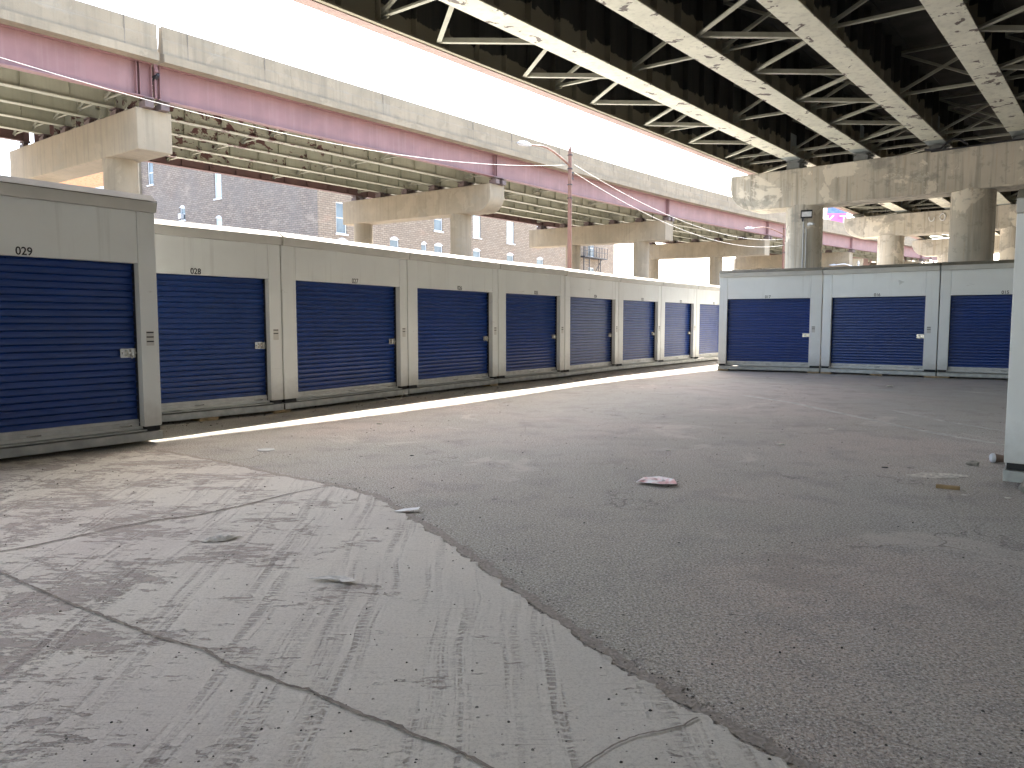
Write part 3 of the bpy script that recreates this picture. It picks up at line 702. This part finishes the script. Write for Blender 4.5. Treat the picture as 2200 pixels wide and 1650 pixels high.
# ------------------------------------------------------------------ lamps and wires
def lamp(x, y, h, arm_dir, arm_len, label, rad=.1, mat=BROWNPOLE, rise=.55, drop=.15):
    t = thing('street_lamp', label, 'street lamp', (x, y, 0), math.atan2(arm_dir[1], arm_dir[0]), 'street lamps')
    obj('pole', MB().tube([(0, 0, 0), (0, 0, h * .5), (0, 0, h)], [rad, rad * .85, rad * .7], 14).tube([(0, 0, h), (0, 0, h + .12)], [rad * .5, rad * .4], 10).tube([(0, 0, 0), (0, 0, .3)], [rad * 1.7, rad * 1.6], 14), mat, t)
    za = h - .75
    pts = []
    for i in range(13):
        s = i / 12; pts.append((s * arm_len, 0, za + rise * math.sin(min(1, s * 1.25) * math.pi / 2) * 1.0 - drop * max(0, s - .6) / .4 * 1))
    obj('arm', MB().tube(pts, [.055 - .025 * i / 12 for i in range(13)], 8), mat, t)
    e = pts[-1]
    hd = MB()
    hd.tube([(e[0] - .1, 0, e[2]), (e[0] + .15, 0, e[2] - .0), (e[0] + .5, 0, e[2] - .03), (e[0] + .72, 0, e[2] - .04)], [.05, .12, .14, .05], 12)
    hd.warp(lambda a, b, c: (a, b * 1.25, e[2] + (c - e[2]) * .62))
    hh = obj('lamp_head', hd, LAMPGREY, t)
    obj('photocell', MB().tube([(e[0] + .2, 0, e[2] + .05), (e[0] + .2, 0, e[2] + .13)], .04, 8), LAMPGREY, hh)
    bx = MB()
    for z in (h - 1.05, h - 1.3): bx.box(-.24, -.08, -.03, .03, z, z + .05)
    bx.tube([(-.24, 0, h - 1.36), (-.24, 0, h - .98)], .02, 6)
    for z in (h - .9, h - 1.6, h - .3, h - 2.2): obj('pole_band', MB().tube([(0, 0, z), (0, 0, z + .03)], rad + .01, 12), DARKMET, t)
    obj('wire_bracket', bx, DARKMET, t)
    return t
L1 = (2.61, 34.61); L0 = (.25, 31.8)
ad = Vector((L0[0] - L1[0], L0[1] - L1[1])).normalized()
lamp(L1[0], L1[1], 9.15, ad, 2.95, 'tall rust brown lamp pole with curved arm, rising behind unit 024', .115)
lamp(21.9, 61.5, 9.2, Vector((-1, -.3)).normalized(), 2.9, 'thin distant lamp pole left of the floodlit column', .12, BROWNPOLE)
lamp(35.5, 78, 7.6, Vector((-1, -.2)).normalized(), 2.6, 'pale distant lamp seen between the right columns', .11, WFRAME)
lamp(24.5, 104, 7.9, Vector((-.6, 1)).normalized(), .5, 'short pole under the fourth viaduct pier', .2, LAMPGREY)
def wire(a, b, sag, label, r=.012):
    a, b = Vector(a), Vector(b); P = []
    for i in range(25):
        s = i / 24; p = a.lerp(b, s); p.z -= sag * 4 * s * (1 - s); P.append(p - a)
    o = obj('overhead_wire', MB().tube(P, r, 5), WIRE, None, loc=a); tag(o, label, 'wire', 'overhead wires')
top = Vector((L1[0], L1[1], 8.45))
wire(DN(0, 19.3, 7.8), top, 1.2, 'pale wire sagging from the brown lamp pole across the left viaduct', .007)
wire(top + Vector((.2, 0, .0)), (21.9, 61.5, 8.1), 1.1, 'upper wire running from the brown lamp pole to the distant lamp', .012)
wire(top + Vector((.2, 0, -.35)), (21.9, 61.5, 7.6), 1.2, 'lower wire running from the brown lamp pole to the distant lamp', .012)
wire((21.9, 61.5, 7.9), (35.5, 78, 6.3), .9, 'wire continuing from the thin distant lamp behind the column', .016)

# ------------------------------------------------------------------ brick building
CX, CY = -20.18, 79.8
aR = math.atan2(.8178, .5755); aL = math.atan2(.5755, -.8178)
bt = thing('brick_building', 'big old brick loft building with white framed windows behind the viaduct', 'building', (CX, CY, 0), aR)
def brickwall(parent, L, H, wins, mat, rot=0, name='wall', flip=1, th=.5):
    """wall from x=0..L in its own frame, face at y=0 looking to -y*flip; wins: (x0,x1,z0,z1,arch)"""
    xs = sorted({0, L, *[v for q in wins for v in q[:2]]}); zs = sorted({0, H, *[v for q in wins for v in q[2:4]]})
    m = MB()
    for i in range(len(xs) - 1):
        for j in range(len(zs) - 1):
            cx, cz = (xs[i] + xs[i + 1]) / 2, (zs[j] + zs[j + 1]) / 2
            if any(a < cx < b and c < cz < d for a, b, c, d, *_ in wins): continue
            m.add([(xs[i], 0, zs[j]), (xs[i + 1], 0, zs[j]), (xs[i + 1], 0, zs[j + 1]), (xs[i], 0, zs[j + 1])], [(0, 1, 2, 3)])
    D = .28 * flip
    for a, b, c, d, *_ in wins:
        m.add([(a, 0, c), (b, 0, c), (b, D, c), (a, D, c)], [(0, 1, 2, 3)]); m.add([(a, 0, d), (b, 0, d), (b, D, d), (a, D, d)], [(0, 1, 2, 3)])
        m.add([(a, 0, c), (a, 0, d), (a, D, d), (a, D, c)], [(0, 1, 2, 3)]); m.add([(b, 0, c), (b, 0, d), (b, D, d), (b, D, c)], [(0, 1, 2, 3)])
    wo = obj(name, m, mat, parent, rot=(0, 0, rot))
    for a, b, c, d, kind in wins:
        fr = MB(); t = .13; y0, y1 = .12 * flip, .24 * flip; lo, hi = min(y0, y1), max(y0, y1)
        fr.box(a, a + t, lo, hi, c, d).box(b - t, b, lo, hi, c, d).box(a + t, b - t, lo, hi, c, c + t).box(a + t, b - t, lo, hi, d - t, d)
        fr.box(a + t, b - t, lo + .02, hi - .01, (c + d) / 2 - .06, (c + d) / 2 + .06)
        if 'arch' in kind:
            for k in range(6):
                u0, u1 = a + (b - a) * k / 6, a + (b - a) * (k + 1) / 6
                hgt = .28 * math.sin((k + .5) / 6 * math.pi)
                fr.box(u0, u1, min(-.02 * flip, 0), max(-.02 * flip, .0) + .01, d, d + hgt)
        f = obj('window', fr, WFRAME, wo)
        g = MB().box(a + t, b - t, lo + .05, lo + .07, c + t, d - t)
        obj('pane', g, GLASSPALE if 'pale' in kind else GLASS, f)
        obj('sill', MB().box(a - .12, b + .12, min(-.12 * flip, .1 * flip), max(-.12 * flip, .1 * flip), c - .16, c), WFRAME, f)
        if 'ac' in kind: obj('air_conditioner', MB().box(a + .45, b - .1, min(-.3 * flip, .1 * flip), max(-.3 * flip, .1 * flip), c + .2, c + .8), simple('ac_grey', (.5, .5, .5), .5), f)
        if 'fan' in kind: obj('vent_grille', MB().box(a + .2, b - .2, lo - .02, lo, c + .9, c + 1.9), WFRAME, f)
    return wo
HB = 23.5
wR = [(2.4, 3.9, 10.95, 14.3, 'w'), (2.5, 4.0, 7.6, 10.25, 'arch'), (10.5, 12.0, 8.4, 11.1, 'arch'), (15.9, 16.9, 8.6, 11.0, 'arch'), (18.3, 19.9, 8.4, 11.05, 'arch'),
      (18.3, 19.9, 12.8, 15.7, 'w'), (26.1, 27.8, 12.7, 15.75, 'palefan'), (26.1, 27.7, 8.4, 11.0, 'arch'), (33.8, 35.6, 12.6, 15.7, 'pale'), (33.8, 35.5, 8.4, 11.0, 'arch'),
      (41.5, 43.3, 12.8, 15.8, 'pale'), (41.5, 43.3, 8.4, 10.95, 'arch'), (57.1, 59.1, 12.4, 15.2, 'w'), (57.1, 59.1, 8.2, 10.6, 'w')]
brickwall(bt, 66, HB, wR, BRICK_TAN)
wL = [(16.75, 18.1, 15.9, 19.4, 'pale'), (24.3, 25.45, 13.95, 15.5, 'archac'), (16.85, 18.05, 11.4, 13.65, 'archpale'), (31.1, 32.4, 18.95, 22.0, 'w')]
brickwall(bt, 34, HB, wL, BRICK_DARK, rot=aL - aR, name='side_wall', flip=-1)
obj('roof', MB().add([(0, 0, HB), (66, 0, HB), (66, 34, HB), (0, 34, HB)], [(0, 1, 2, 3)]).box(66, 66.3, 0, 34, 0, HB).box(0, 66, 34, 34.3, 0, HB), BRICK_TAN, bt)
obj('quoin', MB().box(-.04, .5, -.04, .1, 0, HB), BRICK_TAN, bt)
fe = MB()
for xx in (53.5, 55.3): fe.tube([(xx, -1.2, 5), (xx, -1.2, 16.5)], .09, 5)
fe.box(53.3, 61, -1.5, -.1, 12.0, 12.15)
for zz in (13, 13.8): fe.tube([(53.5, -1.45, zz), (61, -1.45, zz)], .05, 5)
for k in range(9): fe.tube([(53.5 + k * .94, -1.45, 12), (53.5 + k * .94, -1.45, 13.8)], .05, 5)
for k in range(26): fe.tube([(53.5, -1.2, 5 + k * .45), (55.3, -1.2, 5 + k * .45)], .045, 5)
fe.bar((58.5, -1.2, 12), (60.5, -.1, 10.2), .12, .12).tube([(58.9, -1.3, 5), (58.9, -1.3, 12)], .08, 5).tube([(60.2, -.9, 12.1), (56, -.9, 8)], .07, 5)
obj('fire_escape', fe, DARKMET, bt)
# other buildings
ob = thing('orange_brick_building', 'orange brick building with pale base band behind the upper left pier', 'building', (CX - .8178 * 35.5, CY + .5755 * 35.5, 0), aL)
brickwall(ob, 22, 26, [], BRICK_ORANGE, 0, 'wall', -1)
obj('base_band', MB().box(0, 22, -.2, .3, 18.2, 19.9), WFRAME, ob)
obj('pale_annex', MB().box(-1.6, -.02, -8, .3, 0, 26), CONC_CLEAN, ob)
# billboard and truss beyond
bb = thing('billboard', 'pink and blue billboard glimpsed beyond the floodlit column', 'billboard', (45.7, 111, .6), R(0))
obj('panel', MB().box(0, 2.9, 0, .25, 14.2, 17.6), simple('pink_print', (.75, .12, .33), .5, 0, .3, 1), bb)
obj('panel', MB().box(0, 2.9, -.02, 0, 16.6, 17.6), simple('blue_print', (.12, .2, .55), .5, 0, .3, 1), bb)
tx = textmesh('K T', 2.1, PAPER, 'lettering', 1.0, bb); tx.location = (1.45, -.04, 14.9)
obj('post', MB().box(1.2, 1.6, .25, .6, -.6, 17), DARKMET, bb)
tb = thing('steel_bridge', 'distant dark red steel truss seen between the columns', 'bridge', (42.5, 96, 0), R(-8))
m = MB().box(0, 12, 0, .5, 8.0, 8.35).box(0, 12, 0, .5, 10.2, 10.6).box(0, 2.3, .05, .4, 8.35, 10.2)
for k in range(6): m.bar((2.3 + k * 1.6, .2, 8.35), (3.1 + k * 1.6, .2, 10.2), .16, .16); m.bar((3.1 + k * 1.6, .2, 10.2), (3.9 + k * 1.6, .2, 8.35), .16, .16)
obj('truss', m, RUSTPINK, tb)
obj('abutment', MB().box(-1, 22, -.3, 3, 0, 7.9), CONC_CLEAN, tb)

# ------------------------------------------------------------------ litter
def flake(pts, z, th, amp=.0):
    n = len(pts); cx = sum(p[0] for p in pts) / n; cy = sum(p[1] for p in pts) / n
    rings = [1, .66, .33]; vs = []
    for r in rings:
        for (x, y) in pts: vs.append((cx + (x - cx) * r, cy + (y - cy) * r, z + random.uniform(0, amp)))
    vs.append((cx, cy, z + random.uniform(.3, 1) * amp)); m = MB(); fs = []
    for k in range(2):
        for i in range(n): fs.append((k * n + i, k * n + (i + 1) % n, (k + 1) * n + (i + 1) % n, (k + 1) * n + i))
    for i in range(n): fs.append((2 * n + i, 2 * n + (i + 1) % n, 3 * n))
    m.add(vs, fs); N = len(vs); m.add([(x, y, zz + th) for x, y, zz in vs], fs)
    m.add([v for v in vs[:n]] + [(x, y, zz + th) for x, y, zz in vs[:n]], [(i, (i + 1) % n, n + (i + 1) % n, n + i) for i in range(n)])
    return m
def place(name, mb, mat, x, y, z, label, cat, group=None, rot=0):
    o = obj(name, mb, mat, None, loc=(x, y, z), rot=(0, 0, rot)); return tag(o, label, cat, group)
def redpaper():
    x = NT('stained_paper', .8)
    x.col(x.mix(x.ramp(x.noise(9, 5, .6), .45, .65), (.88, .84, .82), (.78, .42, .42))); return x.m
place('paper_sheet', flake([(-.17, .02), (-.06, .18), (.02, .25), (.09, .21), (.17, .05), (.15, -.10), (.02, -.12), (-.07, -.05)], .004, .002, .028), redpaper(), 1.21, 6.24, .002, 'crumpled white paper with red print lying in mid asphalt', 'paper', rot=.1)
place('paper_sheet', flake([(-.10, -.02), (-.03, .04), (.08, .05), (.07, .0), (-.05, -.05)], .003, .002, .008), simple('grey_white_paper', (.8, .8, .8), .8, 0, .1, 20), -.74, 5.30, .013, 'small white paper scrap at the kink of the slab edge', 'paper', rot=.1)
random.seed(5); rag = MB(); NU, NV = 16, 9; vs = []
for i in range(NU):
    for j in range(NV):
        u, v_ = i / (NU - 1), j / (NV - 1); wd = .055 * math.sin(math.pi * min(1, .12 + u * 1.05)) ** .6 + .006
        vs.append(((u - .5) * .22 + .012 * math.sin(9 * v_), (v_ - .5) * 2 * wd * (1 + .25 * math.sin(7 * u + 3)) - .03 * (1 - u), .002 + .030 * abs(math.sin(11 * u + 5 * v_)) * math.sin(math.pi * u) * math.sin(math.pi * v_) ** .7 + random.uniform(0, .006)))
rag.add(vs, [(i * NV + j, (i + 1) * NV + j, (i + 1) * NV + j + 1, i * NV + j + 1) for i in range(NU - 1) for j in range(NV - 1)], True)
place('dirty_rag', rag, simple('soiled_cloth', (.72, .68, .62), .9, 0, .15, 30, .003), -1.80, 4.60, .012, 'crumpled dirty white rag on the concrete slab', 'rag', rot=.2)
place('flat_wrapper', flake([(-.14, .02), (-.04, .05), (.04, .045), (.10, .01), (.13, -.03), (.06, -.05), (.03, -.01), (-.06, .0)], .002, .001, .014), simple('grey_film', (.50, .47, .42), .45, 0, .3, 25, .003), -.93, 3.82, .014, 'flattened grey plastic wrapper on the concrete slab', 'wrapper')
cp = thing('paper_cup', 'tipped brown coffee cup with white lid beside the near white corner', 'cup', (4.66, 7.24, .045), R(-12))
obj('cup_body', MB().tube([(.02, 0, 0), (.13, 0, -.008)], [.043, .03], 20), simple('brown_card', (.16, .11, .08), .8), cp)
obj('lid', MB().tube([(.02, 0, 0), (.012, 0, 0), (.0, 0, 0), (-.012, 0, 0)], [.046, .048, .046, .036], 20), WFRAME, cp)
def rock(name, x, y, s, label, seed, squash=.6, mat=STONE, cat='rock', z=0):
    random.seed(seed); bm = bmesh.new(); bmesh.ops.create_icosphere(bm, subdivisions=3, radius=1)
    ph = [random.uniform(0, 6) for _ in range(9)]
    for v in bm.verts:
        p = v.co; k = 1 + .16 * math.sin(3 * p.x + ph[0]) * math.sin(3 * p.y + ph[1]) + .1 * math.sin(5 * p.z + ph[2] + 2 * p.x) + .05 * math.sin(11 * p.x + ph[3]) * math.sin(12 * p.z + ph[4]) + random.uniform(-.035, .035)
        v.co = Vector((p.x * k * s, p.y * k * s * .7, max(-.6, p.z * k) * s * squash))
    me = bpy.data.meshes.new(name); bm.to_mesh(me); bm.free(); me.materials.append(mat)
    for q in me.polygons: q.use_smooth = s < .05
    o = obj(name, me, None, None, loc=(x, y, z + .55 * s * squash), rot=(0, 0, seed)); return tag(o, label, cat, 'loose rocks on the asphalt')
rock('rock', 4.38, 7.08, .055, 'fist sized grey rock left of the tipped cup', 2)
rock('rock', 4.16, 5.90, .12, 'large tan rock against the foot of the near white corner', 9, .85)
place('wood_scrap', MB().box(-.085, .085, -.02, .02, 0, .028), YELLOWWOOD, 3.56, 6.07, .001, 'short yellowish wood offcut near the pale dust patch', 'wood', rot=-.55)
chips = [(2.98, 8.29, .09, 'flat pale wood chip right of centre on the asphalt'), (1.66, 7.92, .07, 'pale sliver lying above the red printed paper'), (3.0, 9.1, .06, 'thin white strip farther out than the flat wood chip'),
         (-1.77, 9.99, .09, 'white scrap near the sunlit strip before unit 027'), (-1.02, 7.59, .05, 'dark scrap between the sunlit strip and the slab edge'), (-1.56, 6.46, .035, 'tiny white fragment above the slab corner'),
         (3.55, 5.83, .035, 'pale chip just below the yellowish wood offcut'), (3.82, 5.72, .055, 'elongated pale chip right of the wood offcut'), (4.02, 5.70, .06, 'ragged pale chip nearest the tan rock'),
         (3.48, 6.95, .07, 'grey stick left of the pale dust patch'), (2.25, 7.9, .05, 'light splinter between the two pale chips in mid yard'), (8.05, 16.0, .16, 'white scrap far out in front of unit 015'),
         (4.05, 9.5, .07, 'pale flake beside the pale asphalt seam'), (.9, 5.5, .03, 'small white fragment below the red printed paper')]
for i, (x, y, s, lab) in enumerate(chips):
    random.seed(40 + i); n = 6
    P = [(s * .5 * math.cos(k / n * 6.28) * random.uniform(.8, 1.2), s * .22 * math.sin(k / n * 6.28) * random.uniform(.7, 1.2)) for k in range(n)]
    dark = 'dark' in lab or 'grey stick' in lab
    place('debris_chip', flake(P, .002, s * .1, s * .05), DARKMET if dark else simple('pale_chip', (.7, .66, .58), .9), x, y, .001, lab, 'debris', 'small debris scattered on the yard', rot=random.uniform(-.5, .3))
random.seed(8)
dst = MB().add([(3.78 + .32 * math.cos(k / 20 * 6.283) * random.uniform(.7, 1.15), 6.6 + .13 * math.sin(k / 20 * 6.283) * random.uniform(.6, 1.2), .004) for k in range(20)], [tuple(range(20))])
tag(obj('sand_patch', dst, simple('pale_sand', (.56, .52, .44), .95, 0, .4, 30, .004)), kind='structure')
random.seed(12)
o = obj('drain_cover', MB().tube([(0, 0, 0), (0, 0, .006)], .09, 24), STEEL, None, loc=(-2.62, 7.95, .001)); tag(o, 'small round metal cover in the asphalt before unit 029', 'drain cover')
# loose wire on the sill of unit 027
o = obj('added_shade_wall', MB().box(-60, 75, -3, 0, 0, 6.0), CONC_CLEAN, None, loc=DN(0, -14, 0), rot=(0, 0, ROT)); o['kind'] = 'structure'  # unseen wall, added to cut side light and darken the yard
wx = pts[1][0] + Dv.x * 1.9; wy = pts[1][1] + Dv.y * 1.9
o = obj('loose_wire', MB().tube([(Dv.x * a + .02 * math.sin(9 * a) - Nv.x * (.05 + .08 * abs(math.sin(6 * a))), Dv.y * a - Nv.y * (.05 + .08 * abs(math.sin(6 * a))), .17 - .16 * abs(math.sin(6 * a + .4))) for a in [i * .03 for i in range(20)]], .006, 5), WIRE, None, loc=(wx, wy, 0))
tag(o, 'thin pale wire curling off the sill of unit 027', 'wire')
# gravel
random.seed(21); gv = MB()
def pebble(x, y, z, s):
    a = random.uniform(0, 6.28); k = random.randint(4, 6); h = s * random.uniform(.3, .8)
    vs = [(x + s * math.cos(a + i / k * 6.28) * random.uniform(.6, 1.1), y + s * math.sin(a + i / k * 6.28) * random.uniform(.5, 1), z) for i in range(k)]
    vt = [(x + (p[0] - x) * .6, y + (p[1] - y) * .6, z + h) for p in vs]
    gv.add(vs + vt, [(i, (i + 1) % k, k + (i + 1) % k, k + i) for i in range(k)] + [tuple(range(k, 2 * k))])
for _ in range(1700):
    y = 2.2 + 17 * random.random() ** 1.6; x = random.uniform(-.7, .72) * y
    pebble(x, y, .011, random.uniform(.002, .007) * (1 + y * .05))
for _ in range(600):
    d = random.uniform(4, 27); n = 10.4 + (d - 6.8) * .065 - abs(random.gauss(0, .5)) - .05
    p = DN(d, n); pebble(p[0], p[1], 0, random.uniform(.006, .02))
for _ in range(700):
    i = random.randrange(1, len(edge) - 2); f_ = random.random(); k = [edge[i][q] + (edge[i + 1][q] - edge[i][q]) * f_ for q in (0, 1)]
    pebble(k[0] + abs(random.gauss(.01, .06)) + .01, k[1] + abs(random.gauss(.01, .04)), .001, random.uniform(.002, .007))
gm = NT('gravel_mix', .95); gm.col(gm.mix(gm.ramp(gm.noise(15, 1), .44, .56), (.05, .045, .04), (.36, .33, .29)))
tag(obj('gravel', gv, gm.m), 'fine grit and crumbs strewn over the yard', 'gravel', kind='stuff')
